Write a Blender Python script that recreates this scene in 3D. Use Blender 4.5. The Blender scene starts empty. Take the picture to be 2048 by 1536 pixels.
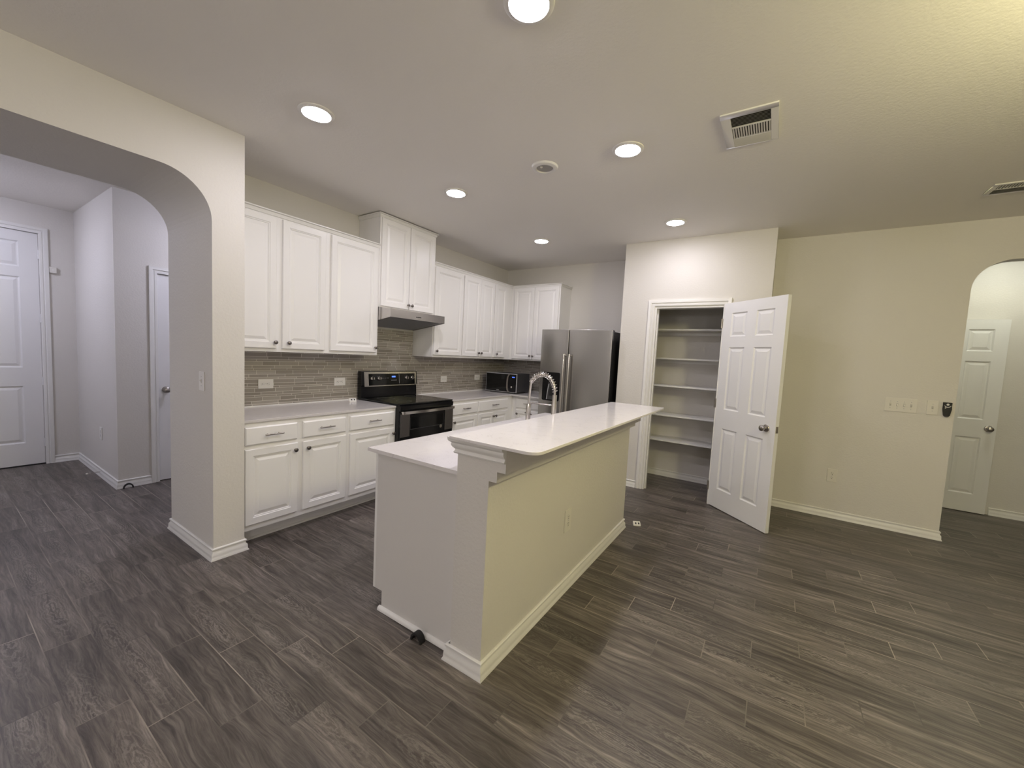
import bpy, bmesh, math, random
from mathutils import Vector, Matrix
PI = math.pi
R = math.radians
rnd = random.Random(7)
scene = bpy.context.scene
col = scene.collection

# ------------------------------------------------------------------ camera
CAM = Vector((3.588, -1.2298, 1.4311)); YAW, PIT, ROL, FPX = 0.5799, -0.0729, 0.0504, 793.5
F_ = Vector((-math.sin(YAW)*math.cos(PIT), math.cos(YAW)*math.cos(PIT), math.sin(PIT)))
R_ = Vector((math.cos(YAW), math.sin(YAW), 0)); U_ = R_.cross(F_)
R2 = R_*math.cos(ROL) + U_*math.sin(ROL); U2 = -R_*math.sin(ROL) + U_*math.cos(ROL)
cam = bpy.data.cameras.new('camera'); cam.sensor_width = 36.0; cam.lens = FPX/2048*36.0
cam.clip_start = 0.02
cam_o = bpy.data.objects.new('camera', cam); col.objects.link(cam_o)
m = Matrix.Identity(4)
for i in range(3):
    m[i][0] = R2[i]; m[i][1] = U2[i]; m[i][2] = -F_[i]; m[i][3] = CAM[i]
cam_o.matrix_world = m
scene.camera = cam_o

# ------------------------------------------------------------------ light levels
W = bpy.data.worlds.new('world'); scene.world = W; W.use_nodes = True
W.node_tree.nodes['Background'].inputs[0].default_value = (0.9, 0.93, 1, 1)
W.node_tree.nodes['Background'].inputs[1].default_value = 0.02
KITCHEN_LAMP = 155.0; KITCHEN_COL = (1.0, 0.96, 1.06)
DINING_LAMP = 90.0;  DINING_COL = (1.0, 0.91, 0.48)
LIVING_FILL = 38.0;  LIVING_FILL_COL = (1.0, 0.96, 0.97)  # fill level of the globes added behind the camera
FOYER_LAMP = 70.0;   FOYER_COL = (0.91, 0.93, 1.18)
HALL_LAMP = 34.0;    HALL_COL = (0.97, 1.0, 0.86)
scene.view_settings.view_transform = 'Standard'
scene.view_settings.look = 'None'
scene.view_settings.exposure = 0.0
scene.view_settings.gamma = 1.0
scene.view_settings.use_curve_mapping = False

# ------------------------------------------------------------------ materials
def lin(c):
    return tuple(((x/255)/12.92 if x/255 <= .04045 else ((x/255+.055)/1.055)**2.4) for x in c)
def mat(name, rgb, rough=.5, metal=0.0, spec=.5, coat=0.0, bump=0.0, bscale=60, emit=None, estr=0, vary=0.0, vscale=3.0, trans=0, detail=3):
    M = bpy.data.materials.new(name); M.use_nodes = True
    n = M.node_tree.nodes; l = M.node_tree.links; b = n['Principled BSDF']
    b.inputs['Base Color'].default_value = (*rgb, 1); b.inputs['Roughness'].default_value = rough
    b.inputs['Metallic'].default_value = metal; b.inputs['Specular IOR Level'].default_value = spec
    b.inputs['Coat Weight'].default_value = coat; b.inputs['Coat Roughness'].default_value = .05
    b.inputs['Transmission Weight'].default_value = trans
    if emit:
        b.inputs['Emission Color'].default_value = (*emit, 1); b.inputs['Emission Strength'].default_value = estr
    tc = n.new('ShaderNodeTexCoord')
    if vary:
        no = n.new('ShaderNodeTexNoise'); no.inputs['Scale'].default_value = vscale; no.inputs['Detail'].default_value = 4
        l.new(tc.outputs['Object'], no.inputs['Vector'])
        mx = n.new('ShaderNodeMix'); mx.data_type = 'RGBA'
        mx.inputs[6].default_value = (*[c*(1-vary) for c in rgb], 1); mx.inputs[7].default_value = (*[min(1, c*(1+vary)) for c in rgb], 1)
        l.new(no.outputs['Fac'], mx.inputs[0]); l.new(mx.outputs[2], b.inputs['Base Color'])
    if bump:
        no = n.new('ShaderNodeTexNoise'); no.inputs['Scale'].default_value = bscale; no.inputs['Detail'].default_value = detail
        l.new(tc.outputs['Object'], no.inputs['Vector'])
        bp = n.new('ShaderNodeBump'); bp.inputs['Strength'].default_value = bump; bp.inputs['Distance'].default_value = .004
        l.new(no.outputs['Fac'], bp.inputs['Height']); l.new(bp.outputs['Normal'], b.inputs['Normal'])
    return M

M_wall = mat('wall_paint', (.70, .672, .63), .62, bump=.35, bscale=75, vary=.015, spec=.3)
M_ceil = mat('ceiling_paint', (.88, .85, .81), .8, bump=.3, bscale=75, spec=.2)
M_trim = mat('trim_paint', (.80, .785, .755), .32, vary=.01)
M_cab = mat('cabinet_paint', (.87, .855, .84), .33, vary=.01)
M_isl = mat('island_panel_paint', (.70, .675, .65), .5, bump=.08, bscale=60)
M_door = mat('door_paint', (.80, .79, .78), .34, bump=.05, bscale=40)
M_black = mat('black_gloss', (.006, .006, .007), .15, spec=.4, vary=.05)
M_blackm = mat('black_matte', (.012, .012, .012), .5, vary=.1)
M_rubber = mat('black_rubber', (.015, .014, .014), .7, vary=.1)
M_glass = mat('dark_glass', (.004, .0045, .005), .07, spec=.4, vary=.05)
M_grey = mat('dark_grey_enamel', (.05, .05, .052), .4, vary=.05)
M_plast = mat('white_plastic', (.82, .80, .77), .35, vary=.01)
M_ivory = mat('ivory_plastic', (.74, .71, .65), .4, vary=.01)
M_slot = mat('dark_slot', (.02, .018, .016), .6, vary=.05)
M_nickel = mat('brushed_nickel', (.42, .39, .36), .28, 1.0, vary=.05, vscale=20)
M_dnickel = mat('dark_nickel', (.22, .20, .19), .3, 1.0, vary=.05, vscale=20)
M_chrome = mat('satin_chrome', (.72, .69, .66), .16, 1.0, vary=.03, vscale=20)
M_blue = mat('blue_display', (.01, .02, .2), .3, emit=(.10, .22, 1.0), estr=1.6, vary=.02)
M_filter = mat('hood_filter', (.34, .34, .35), .45, .8, vary=.1, vscale=30)
M_mark = mat('grey_marking', (.45, .45, .46), .5, vary=.02)
M_slat = mat('vent_enamel', (.62, .60, .56), .4, vary=.02)
M_dark = mat('duct_dark', (.03, .028, .025), .8, vary=.1)
M_bronze = mat('sensor_recess', (.40, .38, .35), .5, vary=.02)

def steel(name, axis, base=(.50, .485, .47), rough=.27):
    M = mat(name, base, rough, 1.0)
    n = M.node_tree.nodes; l = M.node_tree.links; b = n['Principled BSDF']
    tc = n.new('ShaderNodeTexCoord'); mp = n.new('ShaderNodeMapping')
    s = [900, 900, 900]; s[axis] = 3; mp.inputs['Scale'].default_value = s
    l.new(tc.outputs['Object'], mp.inputs[0])
    no = n.new('ShaderNodeTexNoise'); no.inputs['Scale'].default_value = 1; no.inputs['Detail'].default_value = 2
    l.new(mp.outputs[0], no.inputs['Vector'])
    mr = n.new('ShaderNodeMapRange'); mr.inputs[3].default_value = rough-.03; mr.inputs[4].default_value = rough+.04
    l.new(no.outputs['Fac'], mr.inputs[0]); l.new(mr.outputs[0], b.inputs['Roughness'])
    bp = n.new('ShaderNodeBump'); bp.inputs['Strength'].default_value = .012; bp.inputs['Distance'].default_value = .001
    return M
M_steel = steel('brushed_steel', 0, (.56, .54, .53), .22)
M_steeld = steel('dark_brushed_steel', 2, (.26, .245, .24), .30)
M_steelf = steel('fridge_steel', 0, (.44, .43, .42), .24)

class NT:
    def __init__(s, name):
        s.M = bpy.data.materials.new(name); s.M.use_nodes = True
        s.n = s.M.node_tree.nodes; s.l = s.M.node_tree.links; s.b = s.n['Principled BSDF']
    def new(s, t, **k):
        o = s.n.new(t)
        for a, v in k.items(): setattr(o, a, v)
        return o
    def inp(s, sock, v):
        if hasattr(v, 'is_output') or isinstance(v, bpy.types.NodeSocket): s.l.new(v, sock)
        else: sock.default_value = v
    def m(s, op, a, b=0.0, c=0.0):
        o = s.new('ShaderNodeMath', operation=op)
        s.inp(o.inputs[0], a); s.inp(o.inputs[1], b); s.inp(o.inputs[2], c)
        return o.outputs[0]
    def mix(s, f, a, b, mode='MIX'):
        o = s.new('ShaderNodeMix', data_type='RGBA', blend_type=mode)
        s.inp(o.inputs[0], f); s.inp(o.inputs[6], a); s.inp(o.inputs[7], b)
        return o.outputs[2]
    def xyz(s, x, y, z):
        o = s.new('ShaderNodeCombineXYZ'); s.inp(o.inputs[0], x); s.inp(o.inputs[1], y); s.inp(o.inputs[2], z); return o.outputs[0]
    def noise(s, v, scale=1, detail=4, rough=.5, dist=0):
        o = s.new('ShaderNodeTexNoise'); s.inp(o.inputs['Vector'], v); o.inputs['Scale'].default_value = scale
        o.inputs['Detail'].default_value = detail; o.inputs['Roughness'].default_value = rough; o.inputs['Distortion'].default_value = dist
        return o.outputs['Fac']
    def ramp(s, f, stops):
        o = s.new('ShaderNodeValToRGB'); cr = o.color_ramp
        while len(cr.elements) < len(stops): cr.elements.new(.5)
        for e, (p, c) in zip(cr.elements, stops): e.position = p; e.color = (*c, 1)
        s.inp(o.inputs[0], f); return o.outputs[0]
    def white(s, v):
        o = s.new('ShaderNodeTexWhiteNoise', noise_dimensions='3D'); s.inp(o.inputs['Vector'], v); return o.outputs['Value'], o.outputs['Color']

def floor_material():
    t = NT('wood_look_tile')
    sep = t.new('ShaderNodeSeparateXYZ'); tc = t.new('ShaderNodeTexCoord'); t.l.new(tc.outputs['Object'], sep.inputs[0])
    x, y = sep.outputs[0], sep.outputs[1]
    ry = t.m('DIVIDE', t.m('SUBTRACT', y, .857), .15)
    row = t.m('FLOOR', ry); fy = t.m('FRACT', ry)
    xs = t.m('DIVIDE', t.m('SUBTRACT', t.m('SUBTRACT', x, 3.406), t.m('MULTIPLY', row, .2035)), .6105)
    ti = t.m('FLOOR', xs); fx = t.m('FRACT', xs)
    dy = t.m('MULTIPLY', t.m('MINIMUM', fy, t.m('SUBTRACT', 1.0, fy)), .15)
    dx = t.m('MULTIPLY', t.m('MINIMUM', fx, t.m('SUBTRACT', 1.0, fx)), .6105)
    gap = t.m('LESS_THAN', t.m('MINIMUM', dx, dy), .0020)
    rv, rc = t.white(t.xyz(row, ti, 3.0))
    rs = t.new('ShaderNodeSeparateColor'); t.l.new(rc, rs.inputs[0])
    # grain runs along the board
    gx = t.m('ADD', t.m('MULTIPLY', x, 1.0), t.m('MULTIPLY', rs.outputs[0], 40.0))
    gy = t.m('ADD', y, t.m('MULTIPLY', rs.outputs[1], 30.0))
    warp = t.noise(t.xyz(t.m('MULTIPLY', gx, 3.0), t.m('MULTIPLY', gy, 8.0), rv), 1, 3)
    gyw = t.m('ADD', gy, t.m('MULTIPLY', t.m('SUBTRACT', warp, .5), .075))
    fine = t.noise(t.xyz(t.m('MULTIPLY', gx, 6.0), t.m('MULTIPLY', gyw, 120.0), rv), 1, 6, .72)
    mid = t.noise(t.xyz(t.m('MULTIPLY', gx, 2.2), t.m('MULTIPLY', gyw, 34.0), rv), 1, 4, .6)
    big = t.noise(t.xyz(t.m('MULTIPLY', gx, 2.0), t.m('MULTIPLY', gy, 7.0), rv), 1, 3, .5)
    # cathedral rings
    rx = t.m('MULTIPLY', t.m('SUBTRACT', t.m('ADD', fx, t.m('MULTIPLY', rs.outputs[2], 1.2)), 1.0), 1.05)
    ryy = t.m('MULTIPLY', t.m('SUBTRACT', fy, t.m('ADD', .25, t.m('MULTIPLY', rs.outputs[0], .5))), 1.9)
    rad = t.m('SQRT', t.m('ADD', t.m('MULTIPLY', rx, rx), t.m('MULTIPLY', ryy, ryy)))
    rwv = t.noise(t.xyz(t.m('MULTIPLY', gx, 10.0), t.m('MULTIPLY', gy, 26.0), rv), 1, 5, .65)
    ring = t.m('SINE', t.m('ADD', t.m('MULTIPLY', rad, 50.0), t.m('MULTIPLY', rwv, 34.0)))
    ringm = t.m('MULTIPLY', t.m('MULTIPLY', t.m('MAXIMUM', ring, 0.0), t.m('SUBTRACT', 1.0, t.m('MINIMUM', t.m('MULTIPLY', rad, 1.1), 1.0))), t.m('GREATER_THAN', rs.outputs[1], .42))
    base = t.ramp(mid, [(.25, (.042, .034, .030)), (.45, (.094, .079, .069)), (.60, (.138, .118, .104)), (.78, (.25, .22, .195))])
    fr_ = t.new('ShaderNodeMapRange'); fr_.inputs[1].default_value = .36; fr_.inputs[2].default_value = .64; fr_.inputs[3].default_value = .55; fr_.inputs[4].default_value = 1.28
    t.l.new(fine, fr_.inputs[0]); fo = fr_.outputs[0]
    c1 = t.mix(1.0, base, t.xyz(fo, fo, fo), 'MULTIPLY')
    c2 = t.mix(t.m('MULTIPLY', ringm, .48), c1, (.30, .27, .24, 1))
    tone = t.m('ADD', .42, t.m('ADD', t.m('MULTIPLY', rv, .36), t.m('MULTIPLY', big, .85)))
    c3 = t.mix(1.0, c2, t.xyz(tone, tone, tone), 'MULTIPLY')
    gn = t.noise(t.xyz(t.m('MULTIPLY', x, 1.3), t.m('MULTIPLY', y, 1.3), 4.0), 1, 2)
    gcol = t.ramp(gn, [(.38, (.06, .052, .046)), (.50, (.17, .148, .125)), (.62, (.34, .30, .25))])
    c4 = t.mix(t.m('MULTIPLY', gap, .85), c3, gcol)
    t.l.new(c4, t.b.inputs['Base Color'])
    t.inp(t.b.inputs['Roughness'], t.m('ADD', .33, t.m('MULTIPLY', fine, .16)))
    t.b.inputs['Specular IOR Level'].default_value = .45
    h = t.m('SUBTRACT', t.m('MULTIPLY', fine, .25), t.m('MULTIPLY', gap, 1.2))
    bp = t.new('ShaderNodeBump'); bp.inputs['Strength'].default_value = .35; bp.inputs['Distance'].default_value = .0015
    t.l.new(h, bp.inputs['Height']); t.l.new(bp.outputs[0], t.b.inputs['Normal'])
    return t.M
M_floor = floor_material()

def mosaic(name, axis):
    t = NT(name)
    sep = t.new('ShaderNodeSeparateXYZ'); tc = t.new('ShaderNodeTexCoord'); t.l.new(tc.outputs['Object'], sep.inputs[0])
    u, z = sep.outputs[axis], sep.outputs[2]
    P = .075
    pz = t.m('DIVIDE', t.m('SUBTRACT', z, .898), P); per = t.m('FLOOR', pz); f = t.m('MULTIPLY', t.m('FRACT', pz), P)
    # three strips: .014 thin, .024 medium, .032 thick
    a = t.m('GREATER_THAN', f, .0165); b = t.m('GREATER_THAN', f, .041)
    row = t.m('ADD', t.m('MULTIPLY', per, 3.0), t.m('ADD', a, b))
    d1 = t.m('ABSOLUTE', t.m('SUBTRACT', f, .0165)); d2 = t.m('ABSOLUTE', t.m('SUBTRACT', f, .041)); d3 = t.m('MINIMUM', f, t.m('SUBTRACT', P, f))
    dz = t.m('MINIMUM', d1, t.m('MINIMUM', d2, d3))
    rr, rcol = t.white(t.xyz(row, 5.0, 1.0))
    L = t.m('ADD', .15, t.m('MULTIPLY', rr, .08))
    w = t.m('ADD', t.m('DIVIDE', u, L), t.m('MULTIPLY', row, 17.31))
    vo = t.new('ShaderNodeTexVoronoi', voronoi_dimensions='1D', feature='DISTANCE_TO_EDGE'); vo.inputs['Scale'].default_value = 1; vo.inputs['Randomness'].default_value = .7
    t.l.new(w, vo.inputs['W'])
    v2 = t.new('ShaderNodeTexVoronoi', voronoi_dimensions='1D', feature='F1'); v2.inputs['Scale'].default_value = 1; v2.inputs['Randomness'].default_value = .7
    t.l.new(w, v2.inputs['W'])
    du = t.m('MULTIPLY', vo.outputs['Distance'], L)
    g = t.m('LESS_THAN', t.m('MINIMUM', du, dz), .0015)
    sc = t.new('ShaderNodeSeparateColor'); t.l.new(v2.outputs['Color'], sc.inputs[0])
    tile = t.ramp(sc.outputs[0], [(.0, (.28, .252, .22)), (.4, (.325, .295, .258)), (.7, (.36, .328, .29)), (1.0, (.42, .385, .34))])
    c = t.mix(g, tile, (.74, .70, .64, 1))
    t.l.new(c, t.b.inputs['Base Color'])
    t.inp(t.b.inputs['Roughness'], t.m('ADD', .12, t.m('MULTIPLY', g, .5)))
    bp = t.new('ShaderNodeBump'); bp.inputs['Strength'].default_value = .5; bp.inputs['Distance'].default_value = .0015; bp.invert = True
    t.l.new(g, bp.inputs['Height']); t.l.new(bp.outputs[0], t.b.inputs['Normal'])
    return t.M
M_mosY = mosaic('glass_mosaic_left', 1); M_mosX = mosaic('glass_mosaic_far', 0)

def quartz(name='quartz', base=(.80, .765, .76)):
    t = NT(name); tc = t.new('ShaderNodeTexCoord'); o = tc.outputs['Object']
    n1 = t.noise(o, 3.0, 6, .6, 1.2)
    vein = t.m('MULTIPLY', t.m('LESS_THAN', t.m('ABSOLUTE', t.m('SUBTRACT', n1, .5)), .004), .28)
    cloud = t.noise(o, 9, 4)
    fleck = t.m('MULTIPLY', t.m('GREATER_THAN', t.noise(o, 140, 2), .70), .35)
    c = t.mix(vein, t.mix(cloud, tuple(b*.965 for b in base)+(1,), tuple(min(1, b*1.03) for b in base)+(1,)), (.50, .47, .46, 1))
    c = t.mix(fleck, c, (.62, .59, .57, 1))
    t.l.new(c, t.b.inputs['Base Color']); t.b.inputs['Roughness'].default_value = .11
    t.b.inputs['Specular IOR Level'].default_value = .55
    return t.M
M_quartz = quartz()
M_quartz_darker = quartz('quartz_darker', (.665, .635, .625))  # quartz with a darker base, on the counters along the walls

# ------------------------------------------------------------------ mesh helpers
def BM(): return bmesh.new()
def box(b, x0, x1, y0, y1, z0, z1):
    v = [b.verts.new(p) for p in ((x0,y0,z0),(x1,y0,z0),(x1,y1,z0),(x0,y1,z0),(x0,y0,z1),(x1,y0,z1),(x1,y1,z1),(x0,y1,z1))]
    for f in ((0,3,2,1),(4,5,6,7),(0,1,5,4),(1,2,6,5),(2,3,7,6),(3,0,4,7)): b.faces.new([v[i] for i in f])
    return b
def prism(b, poly, axis, a0, a1):
    """poly in the two other axes (order x,y,z without axis)"""
    def P(p, a):
        q = list(p); q.insert(axis, a); return q
    A = [b.verts.new(P(p, a0)) for p in poly]; B = [b.verts.new(P(p, a1)) for p in poly]
    b.faces.new(A); b.faces.new(B[::-1])
    n = len(poly)
    for i in range(n): b.faces.new((A[i], B[i], B[(i+1) % n], A[(i+1) % n]))
    return b
def tube(b, pts, r, segs=10, closed=False, caps=True):
    pts = [Vector(p) for p in pts]; n = len(pts); rs = r if isinstance(r, (list, tuple)) else [r]*n
    rings = []; prev = None
    for i, p in enumerate(pts):
        if closed: t = (pts[(i+1) % n]-pts[i-1])
        else: t = pts[min(i+1, n-1)]-pts[max(i-1, 0)]
        t.normalize()
        if prev is None:
            a = Vector((0, 0, 1)) if abs(t.z) < .9 else Vector((1, 0, 0)); u = t.cross(a).normalized()
        else:
            u = (prev - t*prev.dot(t)).normalized()
        prev = u; v = t.cross(u)
        rings.append([b.verts.new(p + (u*math.cos(2*PI*k/segs)+v*math.sin(2*PI*k/segs))*rs[i]) for k in range(segs)])
    m_ = n if closed else n-1
    for i in range(m_):
        A = rings[i]; B = rings[(i+1) % n]
        for k in range(segs): b.faces.new((A[k], A[(k+1) % segs], B[(k+1) % segs], B[k]))
    if caps and not closed: b.faces.new(rings[0][::-1]); b.faces.new(rings[-1])
    return b
def lathe(b, prof, M=None, segs=32):
    """profile (r, h) turned about local Z then placed by matrix M"""
    M = M or Matrix.Identity(4); rings = []
    for r, h in prof:
        if r < 1e-6: rings.append([b.verts.new(M @ Vector((0, 0, h)))])
        else: rings.append([b.verts.new(M @ Vector((r*math.cos(2*PI*k/segs), r*math.sin(2*PI*k/segs), h))) for k in range(segs)])
    for A, B in zip(rings, rings[1:]):
        for k in range(segs):
            k2 = (k+1) % segs
            if len(A) == 1 and len(B) == 1: continue
            if len(A) == 1: b.faces.new((A[0], B[k2], B[k]))
            elif len(B) == 1: b.faces.new((A[k], A[k2], B[0]))
            else: b.faces.new((A[k], A[k2], B[k2], B[k]))
    return b
def sweep(b, path, prof, O=(0,0,0), e1=(1,0,0), e2=(0,1,0), e3=(0,0,1)):
    """open path (p,q) in plane e1,e2; profile (a,h): a = offset to the right of travel, h along e3; mitred, capped"""
    O, e1, e2, e3 = map(Vector, (O, e1, e2, e3)); n = len(path); rings = []
    for i in range(n):
        ds = []
        if i > 0: ds.append((Vector(path[i])-Vector(path[i-1])).normalized())
        if i < n-1: ds.append((Vector(path[i+1])-Vector(path[i])).normalized())
        ns = [Vector((d.y, -d.x)) for d in ds]
        if len(ns) == 1: off = ns[0]
        else:
            s = ns[0]+ns[1]; off = s/(s.dot(ns[0]))
        rings.append([b.verts.new(O + e1*(path[i][0]+off.x*a) + e2*(path[i][1]+off.y*a) + e3*h) for a, h in prof])
    k = len(prof)
    for A, B in zip(rings, rings[1:]):
        for j in range(k): b.faces.new((A[j], B[j], B[(j+1) % k], A[(j+1) % k]))
    b.faces.new(rings[0]); b.faces.new(rings[-1][::-1])
    return b
def nested(b, M, x0, x1, z0, z1, steps):
    """raised panel: nested rectangles (inset, depth) with depth towards -Y negative; M local matrix; returns nothing"""
    rings = []
    for ins, d in steps:
        rings.append([b.verts.new(M @ Vector(p)) for p in ((x0+ins, d, z0+ins), (x1-ins, d, z0+ins), (x1-ins, d, z1-ins), (x0+ins, d, z1-ins))])
    for A, B in zip(rings, rings[1:]):
        for k in range(4): b.faces.new((A[k], A[(k+1) % 4], B[(k+1) % 4], B[k]))
    b.faces.new(rings[-1])
def obj(name, b, m, parent=None, bev=0, smooth=False, segs=2, ang=35):
    bmesh.ops.remove_doubles(b, verts=b.verts, dist=1e-6)
    bmesh.ops.recalc_face_normals(b, faces=b.faces)
    me = bpy.data.meshes.new(name); b.to_mesh(me); b.free()
    o = bpy.data.objects.new(name, me); col.objects.link(o); me.materials.append(m)
    if parent: o.parent = parent
    if bev:
        md = o.modifiers.new('bevel', 'BEVEL'); md.width = bev; md.segments = segs; md.limit_method = 'ANGLE'; md.angle_limit = R(ang)
        smooth = True
    if smooth:
        for p in me.polygons: p.use_smooth = True
        if bev:
            w = o.modifiers.new('wn', 'WEIGHTED_NORMAL'); w.keep_sharp = True
        else:
            me.set_sharp_from_angle(angle=R(40))
    return o
def thing(name, label, cat, loc=(0,0,0), rz=0, group=None):
    o = bpy.data.objects.new(name, None); col.objects.link(o); o.empty_display_size = .1
    o.location = loc; o.rotation_euler = (0, 0, rz); o['label'] = label; o['category'] = cat
    if group: o['group'] = group
    return o
def tag(o, label, cat, group=None):
    o['label'] = label; o['category'] = cat
    if group: o['group'] = group
    return o
def struct(name, b, m, **k):
    o = obj(name, b, m, **k); o['kind'] = 'structure'; return o
def sthing(name):
    o = bpy.data.objects.new(name, None); col.objects.link(o); o['kind'] = 'structure'; return o

# ------------------------------------------------------------------ dimensions
H = 2.74; YB = 3.9723; T = .115
XP = .6455; YJ = -.1807
XPL, XPR, YP = 2.0895, 3.5177, 3.271
YR = 3.691; XR = 4.913
XMIN, XMAX, YMIN, YMAX = -3.1, 8.0, -4.6, 6.5

# ------------------------------------------------------------------ room shell
struct('floor', box(BM(), XMIN, XMAX, YMIN, YMAX, -.1, 0), M_floor)
struct('ceiling', box(BM(), XMIN, XMAX, YMIN, YMAX, H, H+.1), M_ceil)
# kitchen left wall (behind cabinets) and the wall that continues behind it
struct('wall_left', box(BM(), -.1, 0, 0, YB+.1, 0, H), M_wall)
struct('wall_far', box(BM(), 0, XPL, YB, YB+.1, 0, H), M_wall)

def arch_wall(name, plane_axis, c0, c1, s_end, jamb0, jamb1, far_end, top, r, facet=14):
    """wall slab between c0..c1 on plane_axis; runs from s_end to far_end with an arched opening jamb0..jamb1 (jamb0<jamb1)"""
    b = BM()
    def P(s, z, c): return (c, s, z) if plane_axis == 0 else (s, c, z)
    arc = []
    for k in range(facet+1):
        a = PI - (PI/2)*k/facet; arc.append((jamb0+r+r*math.cos(a), top-r+r*math.sin(a)))
    for k in range(facet+1):
        a = PI/2 - (PI/2)*k/facet; arc.append((jamb1-r+r*math.cos(a), top-r+r*math.sin(a)))
    def ring(pts):
        A = [b.verts.new(P(s, z, c0)) for s, z in pts]; B = [b.verts.new(P(s, z, c1)) for s, z in pts]
        return A, B
    def slab(pts):
        A, B = ring(pts); n = len(pts); b.faces.new(A); b.faces.new(B[::-1])
        for i in range(n): b.faces.new((A[i], B[i], B[(i+1) % n], A[(i+1) % n]))
    full = [(s_end, 0), (jamb0, 0)] + arc + [(jamb1, 0), (far_end, 0), (far_end, H), (s_end, H)]
    slab(full)
    return b
struct('wall_left_arch', arch_wall('a', 0, -.1, XP, YMIN+.1, -1.9, YJ, 0.0, 2.405, .25), M_wall)

# pantry box
b = BM()
b2 = [(XPL, 0), (2.4584, 0), (2.4584, 2.0325), (3.1204, 2.0325), (3.1204, 0), (XPR, 0), (XPR, H), (XPL, H)]
prism(b, b2, 1, YP, YP+T)
struct('wall_pantry_front', b, M_wall)
struct('wall_pantry_left', box(BM(), XPL, XPL+.1, YP+T, YB+.1, 0, H), M_wall)
struct('wall_pantry_right', box(BM(), XPR-.1, XPR, YP+T, 4.1, 0, H), M_wall)
struct('wall_pantry_back', box(BM(), XPL+.1, XPR-.1, 4.0, 4.1, 0, H), M_wall)
# wall right of the pantry with the arched hall opening
struct('wall_right_arch', arch_wall('a', 1, YR, YR+T, XPR, XR, 6.3, XMAX-.1, 2.405, .235), M_wall)
# hall behind
struct('wall_hall_back', box(BM(), XPR, XMAX-.1, 5.0, 5.1, 0, H), M_wall)
struct('wall_hall_left', box(BM(), XPR, XPR+.1, YR+T, 5.0, 0, H), M_wall)
# outer shell of the living area behind the camera
struct('wall_back', box(BM(), XMIN, XMAX, YMIN, YMIN+.1, 0, H), M_wall)
struct('wall_outer_right', box(BM(), XMAX-.1, XMAX, YMIN+.1, YMAX, 0, H), M_wall)
# foyer
struct('wall_foyer_far', prism(BM(), [(YMIN+.1, 0), (-1.365, 0), (-1.365, 2.444), (-.447, 2.444), (-.447, 0), (-.19, 0), (-.19, H), (YMIN+.1, H)], 0, XMIN, -2.93), M_wall)
struct('wall_foyer_side', box(BM(), XMIN, -1.43, -.19, -.09, 0, H), M_wall)
struct('wall_foyer_return', prism(BM(), [(-.09, 0), (.108, 0), (.108, 2.039), (.828, 2.039), (.828, 0), (2.2, 0), (2.2, H), (-.09, H)], 0, -1.53, -1.43), M_wall)
struct('wall_foyer_end', box(BM(), -1.43, -.1, 2.1, 2.2, 0, H), M_wall)
struct('wall_foyer_near', box(BM(), -2.93, -.1, -2.6, -2.5, 0, H), M_wall)

# ------------------------------------------------------------------ baseboards and casings
BP = [(0, 0), (.021, 0), (.021, .006), (.016, .014), (.0155, .028), (.0145, .042), (.007, .052), (.0065, .062), (.011, .066), (.0115, .074), (.007, .078), (0, .078)]
def baseboard(name, path):
    return struct(name, sweep(BM(), path, BP), M_trim, smooth=True)
baseboard('baseboard_pillar', [(.611, 0.0), (XP, 0.0), (XP, YJ), (-.1, YJ), (-.1, 0)][::-1][1:] if False else [(-.1, YJ+.03), (-.1, YJ), (XP, YJ), (XP, 0.0), (.615, 0.0)])
baseboard('baseboard_pantry_front', [(XPL, YP), (2.384, YP)])
baseboard('baseboard_pantry_back', [(XPL+.1, YP+T), (XPL+.1, 4.0), (XPR-.1, 4.0), (XPR-.1, YP+T)])
baseboard('baseboard_right', [(XPR, YP+.0), (XPR, YR), (XR, YR), (XR, YR+T)])
baseboard('baseboard_hall', [(5.60, 5.0), (XMAX-.1, 5.0)])
baseboard('baseboard_foyer_far', [(-2.93, -.385), (-2.93, -.19), (-1.43, -.19), (-1.43, .045)])
CP = [(0, 0), (0, .010), (.006, .014), (.022, .015), (.026, .010), (.032, .010), (.036, .019), (.060, .021), (.066, .018), (.068, 0)]
def casing(name, M, w, h, cw=.068):
    """door casing around an opening of width w and height h in a local frame (X right, -Y outward, Z up)"""
    s = cw/.068
    b = sweep(BM(), [(0, 0), (0, h), (w, h), (w, 0)], [(-a*s, hh) for a, hh in CP], (0,0,0), (1,0,0), (0,0,1), (0,-1,0))
    o = struct(name, b, M_trim, smooth=True); o.matrix_world = M; return o
def frame(x, y, z, rz): return Matrix.Translation((x, y, z)) @ Matrix.Rotation(rz, 4, 'Z')
casing('trim_1', frame(2.4584-.004, YP, 0, 0), 3.1204-2.4584+.008, 2.0325+.004)
# jamb lining of the pantry opening
b = BM(); box(b, 2.4584, 2.4584+.018, YP, YP+T, 0, 2.0325); box(b, 3.1204-.0, 3.1204+.012, YP, YP+T, 0, 2.0325)
box(b, 2.4584+.018, 3.1204, YP, YP+T, 2.0325-.018, 2.0325); box(b, 2.4764, 2.4884, YP+.04, YP+.075, 0, 2.0165)
struct('trim_2', b, M_trim)

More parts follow.
